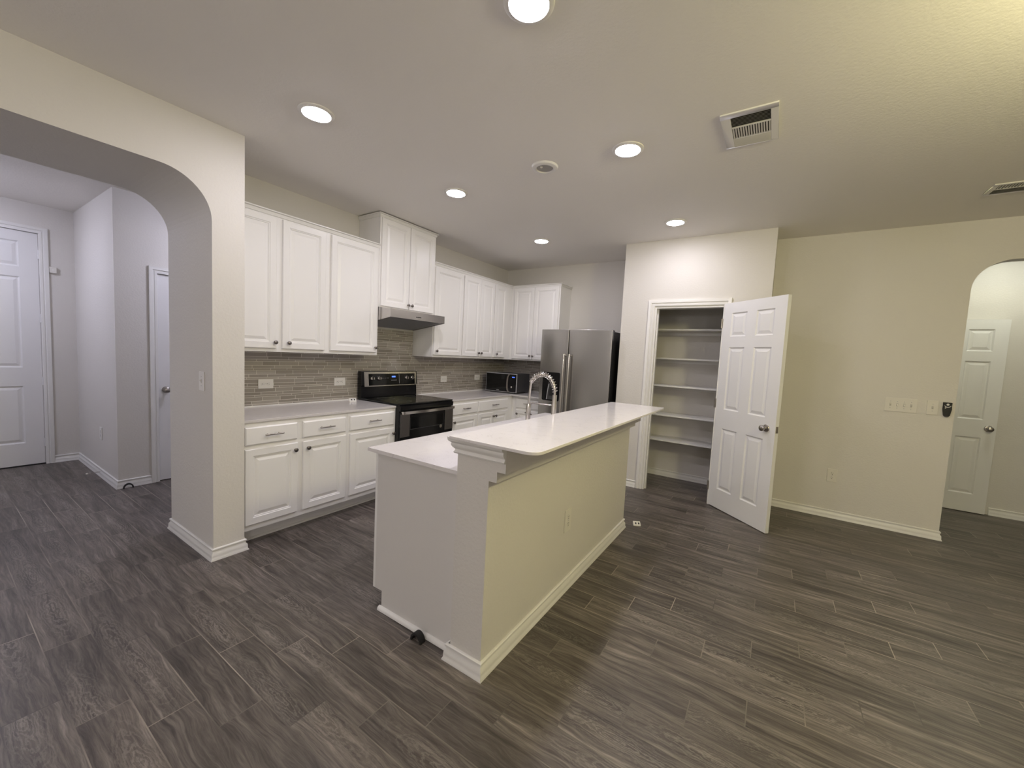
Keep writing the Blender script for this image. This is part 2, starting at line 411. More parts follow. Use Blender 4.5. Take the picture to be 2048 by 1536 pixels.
# ------------------------------------------------------------------ six panel doors
def six_panel(w, h, t, rows, cols, name='slab'):
    """front on Y=0, back on Y=t; both faces carry the panels"""
    b = BM(); I = Matrix.Identity(4)
    xs = [0] + [c for cc in cols for c in cc] + [w]; zs = [0] + [c for cc in rows for c in cc] + [h]
    P = lambda y: y
    for side in (0, 1):
        for i in range(len(xs)-1):
            for j in range(len(zs)-1):
                x0, x1, z0, z1 = xs[i], xs[i+1], zs[j], zs[j+1]
                y = 0 if side == 0 else t; s = 1 if side == 0 else -1
                if i % 2 == 1 and j % 2 == 1:
                    nested(b, I, x0, x1, z0, z1, [(0, y), (.010, y+s*.009), (.018, y+s*.009), (.042, y+s*.002), (.046, y+s*.002)])
                else:
                    b.faces.new([b.verts.new(p) for p in ((x0,y,z0),(x1,y,z0),(x1,y,z1),(x0,y,z1))])
    for (p, q) in (((0,0),(w,0)), ((w,0),(w,h)), ((w,h),(0,h)), ((0,h),(0,0))):
        b.faces.new([b.verts.new(v) for v in ((p[0],0,p[1]),(q[0],0,q[1]),(q[0],t,q[1]),(p[0],t,p[1]))])
    return b
def knob_mesh(side=1):
    """door knob on local -Y (side=1) : rosette + neck + ball"""
    M = Matrix.Rotation(R(90), 4, 'X')   # local z -> -y
    if side < 0: M = Matrix.Rotation(R(-90), 4, 'X')
    return lathe(BM(), [(0, 0), (.032, 0), (.033, .004), (.029, .009), (.014, .012), (.011, .022), (.013, .030), (.022, .036), (.0265, .046), (.025, .056), (.017, .063), (0, .065)], M, 28)
RZ = [(.20, .81), (1.0, 1.612), (1.716, 1.945)]
def make_door(name, w, h, rows, cols, M, knob_x, knob_z, z0=.008, hinges=(), hinge_x=0):
    o = sthing(name); o.matrix_world = M
    s = obj('door_slab', six_panel(w, h-z0, .035, [(a-z0, c-z0) for a, c in rows], cols), M_door, o, smooth=False); s.location = (0, 0, z0)
    if knob_x is not None:
        k = obj('door_knob', knob_mesh(1), M_nickel, o, smooth=True); k.location = (knob_x, 0, knob_z)
        k = obj('door_knob', knob_mesh(-1), M_nickel, o, smooth=True); k.location = (knob_x, .035, knob_z)
        k = obj('latch_plate', box(BM(), w-.0005 if knob_x > w/2 else -.0015, w+.0015 if knob_x > w/2 else .0005, .006, .029, knob_z-.028, knob_z+.028), M_nickel, o)
    for hz in hinges:
        hb = BM(); tube(hb, [(hinge_x, -.006, hz-.045), (hinge_x, -.006, hz+.045)], .007, 10)
        box(hb, hinge_x-.012, hinge_x+.012, -.003, .001, hz-.045, hz+.045)
        obj('hinge', hb, M_nickel if name != 'door_1' else M_door, o)
    return o
ang = math.atan2(2.7806-3.271, 3.6444-3.1204)
DW = .711
make_door('door_1', .914, 2.440, [(.245, .852), (1.046, 1.978), (2.08, 2.337)], [(.13, .40), (.514, .784)], frame(-2.938, -.449-.914, 0, R(90)), .07, .95, hinges=(.238, .901, 1.569, 2.23), hinge_x=.914+.002)
make_door('door_2', DW, 2.035, RZ, [(.115, .302), (.409, .597)], frame(-1.436, .112, 0, R(90)), .055, .915)
make_door('door_3', DW, 2.045, RZ, [(.115, .302), (.409, .597)], frame(3.1204+.002, YP-.004, 0, ang), .622, .910, hinges=(.2, 1.05, 1.85))
make_door('door_4', DW, 2.045, RZ, [(.115, .302), (.423, .610)], frame(5.562-DW, 4.942, 0, 0), .655, .913)
casing('trim_3', frame(-2.93, -.449-.914-.004, 0, R(90)), .922, 2.444, .066)
casing('trim_4', frame(-1.43, .108, 0, R(90)), .72, 2.039, .064)
b = BM(); box(b, -2.96, -2.925, -1.365, -.447, 0, .012)
o = struct('trim_5', b, M_blackm)

# ------------------------------------------------------------------ cabinet parts
def cab_door(name, w, h, t=.02, fr=.058, m=M_cab, parent=None, loc=(0,0,0)):
    """raised panel overlay door; origin lower left, front at Y=-t"""
    b = BM(); I = Matrix.Identity(4)
    nested(b, I, 0, w, 0, h, [(0, 0), (0, -t+.004), (.004, -t), (fr-.010, -t), (fr-.006, -t+.004), (fr, -t+.0045), (fr+.003, -t+.009), (fr+.010, -t+.009), (fr+.030, -t+.002), (fr+.034, -t+.002)])
    b.faces.new([b.verts.new(p) for p in ((0,0,0),(0,0,h),(w,0,h),(w,0,0))])
    o = obj(name, b, m, parent); o.location = loc; return o
def drawer_front(w, h, parent, loc, t=.02):
    b = BM(); nested(b, Matrix.Identity(4), 0, w, 0, h, [(0, 0), (0, -t+.006), (.007, -t), (.012, -t)])
    b.faces.new([b.verts.new(p) for p in ((0,0,0),(0,0,h),(w,0,h),(w,0,0))])
    o = obj('drawer_front', b, M_cab, parent); o.location = loc; return o
def cab_knob(parent, x, z, y=-.02):
    b = lathe(BM(), [(0, 0), (.0085, 0), (.006, .004), (.0055, .011), (.012, .014), (.0155, .018), (.0155, .022), (.011, .026), (0, .027)], Matrix.Rotation(R(90), 4, 'X'), 20)
    o = obj('knob', b, M_dnickel, parent, smooth=True); o.location = (x, y, z)
def bar_pull(parent, x, z, w=.125, y=-.02):
    b = BM(); tube(b, [(-w/2, -.030, 0), (w/2, -.030, 0)], .0055, 10)
    for s in (-1, 1): tube(b, [(s*w*.3, 0, 0), (s*w*.3, -.030, 0)], .0045, 8)
    o = obj('pull_handle', b, M_nickel, parent, smooth=True); o.location = (x, y, z)
def place(o, x, y, z, rz): o.location = (x, y, z); o.rotation_euler = (0, 0, rz); return o

def base_cabinet(label, w, loc, rz, doors, drawers, depth=.60, toe=.1, ztop=.874, left_fill=0):
    """doors: (x0,x1,knobx); drawers: (x0,x1)"""
    c = thing('base_cabinet', label, 'cabinet', loc, rz, 'lower kitchen cabinets')
    b = BM(); box(b, 0, w, .018, depth, .108, ztop); box(b, 0, w, toe, depth, 0, .108)
    obj('carcass', b, M_cab, c)
    b = BM()
    xs = sorted(set([0, w] + [v for d in doors for v in (d[0]+.012, d[1]-.012)]))
    box(b, 0, w, 0, .018, .108, .160); box(b, 0, w, 0, .018, .838, ztop); 
    edges = [0] + [v for d in doors for v in (d[0]+.012, d[1]-.012)] + [w]
    for i in range(0, len(edges), 2):
        if edges[i+1]-edges[i] > .003: box(b, edges[i], edges[i+1], 0, .018, .160, .838)
    for i in range(1, len(edges)-1, 2): box(b, edges[i], edges[i+1], 0, .018, .680, .728)
    obj('face_frame', b, M_cab, c)
    b = sweep(BM(), [(0, toe), (w, toe)], [(0, 0), (.014, 0), (.013, .006), (.008, .012), (0, .015)]); obj('toe_molding', b, M_trim, c)
    for x0, x1, kx in doors:
        d = cab_door('cabinet_door', x1-x0, .690-.152, parent=c, loc=(x0, 0, .152))
        if kx is not None: cab_knob(d, kx-x0, .638-.152)
    for x0, x1 in drawers:
        d = drawer_front(x1-x0, .843-.718, c, (x0, 0, .718)); bar_pull(d, (x1-x0)/2, .785-.718)
    return c
RY = R(90)
base_cabinet('white lower cabinet with two drawers and two doors beside the pillar', .797, (.61, .002, 0), RY,
             [(.011, .371, .348), (.412, .778, .446)], [(.011, .367), (.412, .774)])
base_cabinet('white lower cabinet with one drawer and one door left of the range', .51, (.61, .80, 0), RY,
             [(.020, .484, .470)], [(.020, .484)])
base_cabinet('white lower cabinet with one drawer and a left knob, right of the range', .478, (.61, 2.084, 0), RY,
             [(.016, .470, .044)], [(.016, .466)])
base_cabinet('white lower cabinet with one wide drawer over paired doors near the corner', .789, (.61, 2.563, 0), RY,
             [(.020, .333, .312), (.337, .650, .368)], [(.020, .650)])
base_cabinet('white lower corner cabinet on the far wall between microwave and refrigerator', .488, (.61, 3.352, 0), 0,
             [(.070, .475, .10)], [(.070, .475)], depth=.61)
# corner filler is part of that wide cabinet run

def crown(parent, path, ztop, hgt=.036, out=.022):
    pr = [(0, -hgt), (.006, -hgt), (.008, -hgt*.7), (.012, -hgt*.35), (out-.003, -.010), (out, -.008), (out, 0), (0, 0)]
    b = sweep(BM(), path, [(a, h+ztop) for a, h in pr]); obj('crown_molding', b, M_trim, parent, smooth=True)
def upper_cabinet(label, w, loc, rz, doors, z0, z1, dz0, dz1, kz, depth=.318, crown_path=None, group='upper kitchen cabinets', ztop=None):
    c = thing('upper_cabinet', label, 'cabinet', loc, rz, group)
    b = BM(); box(b, 0, w, .018, depth, z0, z1); obj('carcass', b, M_cab, c)
    b = BM(); e = [0] + [v for d in doors for v in (d[0]+.012, d[1]-.012)] + [w]
    box(b, 0, w, 0, .018, z0, dz0+.012); box(b, 0, w, 0, .018, dz1-.012, z1)
    for i in range(0, len(e), 2):
        if e[i+1]-e[i] > .003: box(b, e[i], e[i+1], 0, .018, dz0+.012, dz1-.012)
    obj('face_frame', b, M_cab, c)
    for x0, x1, kx in doors:
        d = cab_door('cabinet_door', x1-x0, dz1-dz0, parent=c, loc=(x0, 0, dz0)); cab_knob(d, kx-x0, kz-dz0)
    crown(c, crown_path or [(0, 0), (w, 0)], ztop or z1)
    return c
Z0, Z1 = 1.3628, 2.4307
XU = .3195
upper_cabinet('tall white upper cabinet with two doors beside the pillar', .778, (XU, .002, 0), RY, [(.02, .350, .337), (.395, .751, .441)], Z0, Z1, 1.390, 2.385, 1.437)
upper_cabinet('tall white upper cabinet with one wide door left of the range hood', .527, (XU, .780, 0), RY, [(.024, .505, .488)], Z0, Z1, 1.390, 2.385, 1.437)
upper_cabinet('raised white upper cabinet with two doors above the range hood', .75, (XU+.004, 1.307, 0), RY,
              [(.014, .368, .352), (.374, .726, .402)], 1.836, 2.731, 1.848, 2.690, 1.893, depth=.322, crown_path=[(0, .322), (0, 0), (.75, 0), (.75, .322)])
upper_cabinet('white upper cabinet with one door just right of the range hood', .503, (XU, 2.057, 0), RY, [(.010, .494, .050)], Z0, Z1, 1.388, 2.378, 1.435)
upper_cabinet('white upper cabinet with paired narrow doors right of the range', .65, (XU, 2.560, 0), RY, [(.010, .338, .319), (.342, .640, .377)], Z0, Z1, 1.388, 2.378, 1.435)
upper_cabinet('narrow white upper cabinet with one door ending at the corner', .442, (XU, 3.210, 0), RY, [(.010, .280, .075)], Z0, Z1, 1.388, 2.378, 1.435)
upper_cabinet('white upper cabinet with two doors on the far wall above the microwave', 1.105-XU, (XU, YB-XU, 0), 0, [(.050, .385, .361), (.389, .768, .411)], Z0, Z1, 1.380, 2.392, 1.430,
              crown_path=[(.0, 0), (1.105-XU, 0), (1.105-XU, .318)])

# ------------------------------------------------------------------ countertops and backsplash
ZC = .894
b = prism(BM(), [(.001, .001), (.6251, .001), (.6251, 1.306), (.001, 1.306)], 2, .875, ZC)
tag(obj('countertop', b, M_quartz_darker, bev=.002), 'short pale quartz countertop between the pillar and the range', 'countertop')
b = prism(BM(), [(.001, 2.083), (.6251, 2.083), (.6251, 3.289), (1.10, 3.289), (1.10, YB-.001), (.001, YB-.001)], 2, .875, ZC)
tag(obj('countertop', b, M_quartz_darker, bev=.002), 'L-shaped pale quartz countertop running from the range around the corner', 'countertop')
b = box(BM(), .001, .009, .001, YB-.001, ZC+.0006, Z0-.001); box(b, .001, .009, 1.312, 2.052, Z0-.001, 1.64)
tag(obj('backsplash', b, M_mosY), 'taupe glass strip mosaic backsplash behind the range', 'backsplash')
b = box(BM(), .0095, 1.10, YB-.009, YB-.001, ZC+.0006, Z0-.001)
tag(obj('backsplash', b, M_mosX), 'taupe glass strip mosaic backsplash on the far wall behind the microwave', 'backsplash')
# white bead where wall tile meets the worktop
b = BM(); box(b, .0095, .0155, .002, 1.306, ZC+.0003, ZC+.008); struct('trim_6', b, M_trim)
b = BM(); box(b, .0095, .0155, 2.084, YB-.016, ZC+.0003, ZC+.008); box(b, .0095, 1.10, YB-.0155, YB-.0095, ZC+.0003, ZC+.008); struct('trim_7', b, M_trim)

# ------------------------------------------------------------------ island
XI0, XWL, XW, YW, YI1 = 1.824, 2.4393, 2.6164, .111, 2.105
isl = thing('kitchen_island', 'kitchen island with raised bar wall and beige painted end panel', 'kitchen island', (2.2, 1.1, 0))
def ip(o): o.location = (-2.2, -1.1, 0); return o
prof = [(XWL, .0), (XW, 0), (XW, .891), (2.6578, .891), (2.6578, .9384), (2.7003, .9384), (2.7003, 1.0555), (XWL, 1.0555)]
ip(obj('bar_wall', prism(BM(), prof, 1, YW, YI1), M_wall, isl))
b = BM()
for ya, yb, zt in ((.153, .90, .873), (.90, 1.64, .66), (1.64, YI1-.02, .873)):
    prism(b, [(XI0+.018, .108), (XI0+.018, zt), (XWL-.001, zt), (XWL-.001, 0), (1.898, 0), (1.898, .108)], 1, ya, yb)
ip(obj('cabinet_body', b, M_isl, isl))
b = BM(); box(b, XI0, XI0+.0175, .153, YI1-.02, .108, .873); ip(obj('face_frame', b, M_cab, isl))
wI = (YI1-.02-.153)/4
for k in range(4):
    yb = .153+wI*(k+1)
    d = cab_door('cabinet_door', wI-.03, .53, parent=isl, loc=(XI0-2.2, yb-.015-1.1, .135)); d.rotation_euler = (0, 0, R(-90))
    cab_knob(d, wI-.06 if k % 2 else .03, .49)
    d = drawer_front(wI-.03, .13, isl, (XI0-2.2, yb-.015-1.1, .70)); d.rotation_euler = (0, 0, R(-90)); bar_pull(d, (wI-.03)/2, .065)
ip(obj('baseboard', sweep(BM(), [(XWL-.012, .1525), (XWL-.012, YW), (XW, YW), (XW, YI1), (XWL, YI1)], BP), M_trim, isl, smooth=True))
qr = [(0, .003), (.018, .003), (.017, .014), (.012, .021), (.006, .024), (0, .025)]
ip(obj('toe_molding', sweep(BM(), [(1.885, .153), (2.400, .153)], qr), M_trim, isl, smooth=True))
cpf = [(0, .982), (.012, .982), (.015, .988), (.010, .996), (.010, 1.002), (.020, 1.012), (.024, 1.022), (.022, 1.030), (.034, 1.040), (.036, 1.0555), (0, 1.0555)]
ip(obj('crown_molding', sweep(BM(), [(XWL, YI1), (XWL, YW), (2.7003, YW)], cpf), M_trim, isl, smooth=True))

def ring_slab(x0, x1, y0, y1, hx0, hx1, hy0, hy1, z0, z1):
    b = BM(); xs = [x0, hx0, hx1, x1]; ys = [y0, hy0, hy1, y1]
    for z, fl in ((z0, 1), (z1, 0)):
        for i in range(3):
            for j in range(3):
                if i == 1 and j == 1: continue
                q = [(xs[i], ys[j], z), (xs[i+1], ys[j], z), (xs[i+1], ys[j+1], z), (xs[i], ys[j+1], z)]
                b.faces.new([b.verts.new(p) for p in q])
    for (a, c, bb, d) in ((x0, x1, y0, y1), (hx0, hx1, hy0, hy1)):
        P = [(a, bb), (c, bb), (c, d), (a, d)]
        for k in range(4):
            p, q = P[k], P[(k+1) % 4]
            b.faces.new([b.verts.new(v) for v in ((*p, z0), (*q, z0), (*q, z1), (*p, z1))])
    return b
b = ring_slab(1.790, XWL-.001, .123, 2.122, 1.93, 2.25, .92, 1.62, .875, ZC)
tag(obj('countertop', b, M_quartz), 'white quartz lower countertop on the kitchen side of the island', 'countertop')
b = BM(); nested(b, Matrix.Rotation(R(90), 4, 'X'), 0, .3, 0, .68, [(0, 0)])
b.free(); b = BM()
def sink_bowl(x0, x1, y0, y1, zt, zb):
    b = BM(); r = []
    for ins, z in ((-.003, zt), (.0, zt-.002), (.004, zb+.02), (.02, zb)):
        r.append([b.verts.new(p) for p in ((x0+ins, y0+ins, z), (x1-ins, y0+ins, z), (x1-ins, y1-ins, z), (x0+ins, y1-ins, z))])
    for A, B in zip(r, r[1:]):
        for k in range(4): b.faces.new((A[k], A[(k+1) % 4], B[(k+1) % 4], B[k]))
    b.faces.new(r[-1]); return b
# raised bar top with rounded corners
def rounded(x0, x1, y0, y1, rr, seg=8):
    P = []
    for (cx, cy, a0), r in zip(((x1, y0, -90), (x1, y1, 0), (x0, y1, 90), (x0, y0, 180)), rr):
        sx = -1 if cx == x1 else 1; sy = -1 if cy == y1 else 1
        for k in range(seg+1):
            a = R(a0 + 90*k/seg); P.append((cx+sx*r+r*math.cos(a), cy+sy*r+r*math.sin(a)))
    return P
BXL = XWL-.037
b = prism(BM(), rounded(2.402+.038, 2.879, .045, 2.115, (.05, .03, .01, .005)), 2, 1.056, 1.0693)
b.free()
b = prism(BM(), rounded(2.440, 2.879, .045, 2.115, (.055, .012, .03, .006)), 2, 1.0562, 1.0693)
tag(obj('bar_countertop', b, M_quartz, bev=.0015), 'raised white quartz bar top with rounded corners along the island', 'countertop')

# faucet
YF = 1.27
fc = thing('faucet', 'tall spring-neck pull-down kitchen faucet behind the raised bar', 'faucet', (2.315, YF, ZC))
b = lathe(BM(), [(0, 0), (.028, 0), (.028, .006), (.021, .012), (.0185, .02), (.0185, .20), (.0165, .21), (.0165, .27), (0, .27)]); obj('column', b, M_chrome, fc, smooth=True)
RA = .105
arc = [(-RA+RA*math.cos(a), 0, .285+ .125*math.sin(a)) for a in [PI*k/28 for k in range(29)]]
hose = [(0, 0, .26)] + arc[:25] + [(-.205, 0, .26), (-.208, 0, .20), (-.208, 0, .15)]
hs = [(x, y, z) for x, y, z in hose]
obj('hose', tube(BM(), hs, .0085, 12), M_chrome, fc, smooth=True)
# spring coil round the hose
def arc_pt(s):
    a = s*PI*.80; return Vector((-RA+RA*math.cos(a), 0, .285+.125*math.sin(a))), Vector((-RA*math.sin(a), 0, .125*math.cos(a))).normalized()
pts = []; N = 16
for k in range(N*14+1):
    s = k/(N*14); p, tg = arc_pt(s); n1 = Vector((0, 1, 0)); n2 = tg.cross(n1); a = 2*PI*k/14
    pts.append(p + (n1*math.cos(a)+n2*math.sin(a))*.0175)
obj('spring', tube(BM(), pts, .0021, 6), M_chrome, fc, smooth=True)
p, tg = arc_pt(1.0)
b = BM(); tube(b, [p-tg*.012, p+tg*.014], .015, 16); obj('spring_collar', b, M_chrome, fc, smooth=True)
b = lathe(BM(), [(0, .055), (.022, .055), (.023, .050), (.023, .036), (.0195, .030), (.019, .045), (.0185, .12), (.0155, .155), (.013, .165), (0, .165)]) 
b.free()
b = lathe(BM(), [(0, -.012), (.021, -.012), (.025, -.008), (.025, .008), (.0185, .014), (.019, .06), (.018, .125), (.0135, .150), (0, .150)])
sp = obj('spray_head', b, M_chrome, fc, smooth=True); sp.location = (-.208, 0, .055-.02)
b = BM(); tube(b, [(-.030, 0, .082), (.0, 0, .080)], .004, 8); tube(b, [(.015, 0, .076), (.028, 0, .074)], .005, 8); lv = obj('spray_lever', b, M_dnickel, sp, smooth=True)
b = BM(); tube(b, [(-.008, 0, .195), (-.200, 0, .195)], .0055, 10); obj('holder_arm', b, M_chrome, fc, smooth=True)
b = BM(); tube(b, [(.015, 0, .06), (.03, .0, .065), (.075, 0, .10)], [.008, .007, .005], 10); obj('handle_lever', b, M_chrome, fc, smooth=True)
sk = thing('sink', 'steel undermount sink set into the island countertop', 'sink', (2.09, 1.27, .72))
o = obj('basin', sink_bowl(1.927, 2.253, .917, 1.623, .8745, .70), M_steel, sk); o.location = (-2.09, -1.27, -.72)
b = lathe(BM(), [(0, .004), (.035, .004), (.04, .0)]); o = obj('drain', b, M_chrome, sk); o.location = (0, 0, -.019)

# ------------------------------------------------------------------ range
rg = thing('range', 'black and stainless freestanding electric range against the left wall', 'stove', (0, 1.311, 0), RY)
# local frame: X = along wall, Y = towards wall is -? built facing local -Y, wall at Y=0
W_ = .742
def rb(x0, x1, d0, d1, z0, z1): return box(BM(), x0, x1, -d1, -d0, z0, z1)
obj('body', rb(.002, W_, .025, .655, .03, .893), M_blackm, rg, bev=.004)
b = BM(); box(b, -.001, W_+.003, -.668, -.03, .8955, .912)
obj('cooktop', b, M_glass, rg, bev=.005)
b = BM(); prism(b, [(-.640, .835), (-.676, .845), (-.680, .890), (-.668, .8945), (-.640, .8945)], 0, .003, W_-.002)
obj('front_lip', b, M_black, rg)
for cx, cy, r in ((.20, -.22, .09), (.20, -.50, .075), (.55, -.22, .075), (.55, -.50, .10)):
    bb = BM(); tube(bb, [(cx+r*math.cos(2*PI*k/40), cy+r*math.sin(2*PI*k/40), .9122) for k in range(40)], .0008, 4, closed=True)
    obj('burner_ring', bb, M_grey, rg)
dr = obj('oven_door', rb(.004, W_-.004, .655, .680, .245, .828), M_black, rg, bev=.003)
for x0, x1 in ((.000+.004, .118), (.612, W_-.004)):
    obj('steel_panel', rb(x0, x1, .6802, .6835, .592, .816), M_steeld, dr, bev=.001)
obj('oven_window', rb(.130, .585, .6802, .682, .66, .775), M_glass, dr)
b = BM()
for q in ((.126, .589, .655, .659), (.126, .130, .659, .776), (.585, .589, .659, .776)): box(b, q[0], q[1], -.6815, -.6801, q[2], q[3])
obj('window_trim', b, M_grey, dr)
b = lathe(BM(), [(0, 0), (.017, 0), (.017, .003), (.014, .004), (0, .004)], Matrix.Translation((.553, -.680, .640)) @ Matrix.Rotation(R(90), 4, 'X'), 24)
obj('badge', b, M_nickel, dr)
b = BM(); n = 16
P1 = [(.012+(W_-.024)*k/n, -(.708+.018*math.sin(PI*k/n))) for k in range(n+1)]
poly = P1 + [(x, y+.014) for x, y in P1[::-1]]
prism(b, poly, 2, .816, .842)
box(b, .014, .034, -.712, -.680, .818, .840); box(b, W_-.034, W_-.014, -.712, -.680, .818, .840)
obj('oven_handle', b, M_chrome, dr, smooth=True)
dw = obj('storage_drawer', rb(.004, W_-.004, .655, .678, .06, .238), M_blackm, rg, bev=.003)
obj('drawer_trim', rb(.02, W_-.02, .678, .684, .205, .228), M_steel, dw)
b = BM(); prism(b, [(-.028, .9125), (-.085, .9125), (-.078, 1.03), (-.090, 1.04), (-.075, 1.187), (-.028, 1.187)], 0, -.004, W_+.012)
bg = obj('backguard', b, M_black, rg, bev=.004)
b = BM()
def slanted(x0, x1, z0, z1, off, th):
    yy = lambda z: -(.090 - (z-1.04)*(.015/.147))
    v = [(x0, yy(z0)-off, z0), (x1, yy(z0)-off, z0), (x1, yy(z1)-off, z1), (x0, yy(z1)-off, z1)]
    A = [b.verts.new(p) for p in v]; B = [b.verts.new((p[0], p[1]-th, p[2])) for p in v]
    b.faces.new(A); b.faces.new(B[::-1])
    for k in range(4): b.faces.new((A[k], B[k], B[(k+1) % 4], A[(k+1) % 4]))
slanted(.030, .082, 1.028, 1.180, .0005, .004); slanted(.082, .715, 1.160, 1.180, .0005, .004); slanted(.082, .715, 1.028, 1.037, .0005, .004); slanted(.715, .735, 1.028, 1.180, .0005, .004)
obj('steel_surround', b, M_steel, bg)
b = BM(); slanted(.083, .714, 1.038, 1.159, .0005, .002); obj('control_panel', b, M_glass, bg)
for x, z in ((.126, 1.112), (.212, 1.112), (.590, 1.111), (.675, 1.111)):
    y = -(.090-(z-1.04)*(.015/.147))-.0025
    M = Matrix.Translation((x, y, z)) @ Matrix.Rotation(R(90-6), 4, 'X')
    bb = lathe(BM(), [(0, 0), (.023, 0), (.021, .016), (.018, .019), (0, .019)], M, 24); k_ = obj('control_knob', bb, M_chrome, bg, smooth=True)
    bb = BM(); box(bb, x-.0035, x+.0035, y-.026, y-.018, z-.020, z+.020); obj('knob_grip', bb, M_black, k_)
b = BM(); slanted(.385, .435, 1.119, 1.134, .003, .0006); obj('clock_display', b, M_blue, bg)
b = BM()
for k in range(5): slanted(.375+k*.016, .384+k*.016, 1.086, 1.090, .003, .0004)
obj('timer_keys', b, M_mark, bg)
b = BM()
for k in range(3): slanted(.25+k*.035, .274+k*.035, 1.112, 1.1135, .003, .0004)
obj('heat_icons', b, M_mark, bg)
b = BM(); slanted(.485, .487, 1.05, 1.15, .003, .0004); obj('panel_divider', b, M_mark, bg)

# ------------------------------------------------------------------ range hood
hd = thing('range_hood', 'slim stainless under-cabinet range hood over the range', 'range hood', (0, 1.311, 1.74), RY)
HB = [(-.502, 1.738), (-.502, 1.816), (-.325, 1.8345), (-.010, 1.8345), (-.010, 1.662), (-.02, 1.657), (-.10, 1.657)]
W2 = .742
b = BM()
# outer shell: front, top, sides; the underside is inset
prism(b, [(y, z-1.74) for y, z in [(-.502, 1.738), (-.502, 1.816), (-.325, 1.8345), (-.010, 1.8345), (-.010, 1.655)]], 0, 0, .006)
prism(b, [(y, z-1.74) for y, z in [(-.502, 1.738), (-.502, 1.816), (-.325, 1.8345), (-.010, 1.8345), (-.010, 1.655)]], 0, W2-.006, W2)
prism(b, [(y, z-1.74) for y, z in [(-.502, 1.738), (-.502, 1.816), (-.325, 1.8345), (-.010, 1.8345), (-.010, 1.826), (-.322, 1.826), (-.494, 1.809), (-.494, 1.738)]], 0, .006, W2-.006)
obj('hood_shell', b, M_steel, hd)
b = BM(); prism(b, [(y, z-1.74) for y, z in [(-.494, 1.744), (-.494, 1.750), (-.012, 1.669), (-.012, 1.662)]], 0, .006, W2-.006)
un = obj('grease_filter', b, M_filter, hd)
b = BM()
for k in range(22):
    y = -.46+.42*k/21; z = 1.744-1.74 - (y+.494)*(.081/.482)
    box(b, .05, W2-.05, y-.002, y+.002, z-.004, z+.001)
obj('filter_ribs', b, M_filter, un)
for k in range(4):
    obj('push_button', box(BM(), .325+k*.018, .336+k*.018, -.5055, -.5021, 1.762-1.74, 1.770-1.74), M_slot, hd)
obj('brand_plate', box(BM(), .345, .378, -.5030, -.5021, 1.7515-1.74, 1.7535-1.74), M_slot, hd)

# ------------------------------------------------------------------ refrigerator
FX0, FX1, FY, FZ = 1.108, 2.026, 3.19, 1.773
fr = thing('refrigerator', 'stainless side-by-side refrigerator with black sides and door dispenser', 'refrigerator', (FX0, FY, 0))
w = FX1-FX0
obj('body', box(BM(), .004, w-.004, .062, .755, .02, 1.757), M_blackm, fr, bev=.006)
def curved_door(x0, x1, z0, z1, th=.055, bow=.008):
    b = BM(); n = 10; P = []
    for k in range(n+1):
        s = k/n; P.append((x0+(x1-x0)*s, -bow*math.sin(PI*s)*.8))
    P += [(x1, th), (x0, th)]
    return prism(b, P, 2, z0, z1)
ld = obj('freezer_door', curved_door(.0, .375, .06, FZ), M_steelf, fr, bev=.004)
rd = obj('fridge_door', curved_door(.384, w, .06, FZ), M_steelf, fr, bev=.004)
obj('toe_grille', box(BM(), .02, w-.02, .03, .06, .0, .055), M_blackm, fr)
for x in (.03, w-.10): obj('hinge_cover', box(BM(), x, x+.07, .064, .17, 1.7575, 1.778), M_blackm, fr, bev=.006)
def fhandle(x, par, zt=1.475, zb=.50):
    b = BM(); n = 18; zs = [zb+(zt-zb)*k/n for k in range(n+1)]
    pts = [(x, -.040-.014*math.sin(PI*k/n), z) for k, z in enumerate(zs)]
    tube(b, pts, .0115, 12)
    tube(b, [(x, .0, zt-.02), (x, -.042, zt-.012)], .009, 10); tube(b, [(x, 0, zb+.02), (x, -.042, zb+.012)], .009, 10)
    obj('door_handle', b, M_chrome, par, smooth=True)
fhandle(.343, ld); fhandle(.415, rd)
b = prism(BM(), [(x, z) for x, z in rounded(.052, .290, .884, 1.2415, (.022, .022, .022, .022), 6)], 1, -.0125, -.004)
dp = obj('dispenser', b, M_black, ld, bev=.002)
b = BM(); prism(b, [(.135, 1.11), (.235, 1.11), (.255, .90), (.118, .90)], 1, -.0155, -.0126); obj('dispenser_recess', b, M_grey, dp, bev=.003)
b = BM(); tube(b, [(.148, -.018, 1.09), (.132, -.018, .99), (.124, -.018, .90)], .0045, 8); obj('dispenser_trim', b, M_mark, dp)
b = BM(); box(b, .16, .22, -.02, -.0155, .95, 1.06); obj('dispenser_paddle', b, M_blackm, dp, bev=.003)

# ------------------------------------------------------------------ microwave
mw = thing('microwave', 'black and silver microwave oven on the corner of the countertop', 'microwave', (.145, 3.345, ZC), R(3))
mwW, mwH, mwD = .505, .262, .37
obj('body', box(BM(), 0, mwW, .012, mwD, .014, .014+mwH), M_grey, mw, bev=.004)
b = BM(); box(b, 0, mwW, 0, .012, .014, .022); box(b, 0, mwW, 0, .012, .006+mwH, .014+mwH); box(b, 0, .006, 0, .012, .022, .006+mwH); box(b, mwW-.008, mwW, 0, .012, .022, .006+mwH)
obj('front_frame', b, M_mark, mw)
do = obj('microwave_door', box(BM(), .006, .352, -.003, .012, .022, .006+mwH), M_glass, mw)
b = BM(); pts = [(.382, .272), (.358, .235), (.352, .20), (.349, .14), (.350, .08), (.360, .045), (.384, .020)]
poly = [(x, z) for x, z in pts] + [(x+.024, z) for x, z in pts[::-1]]
prism(b, poly, 1, -.018, -.0035); obj('handle_strip', b, M_nickel, do, smooth=True)
cp = obj('control_panel', box(BM(), .353, mwW-.008, -.002, .012, .022, .006+mwH), M_black, mw)
b = BM()
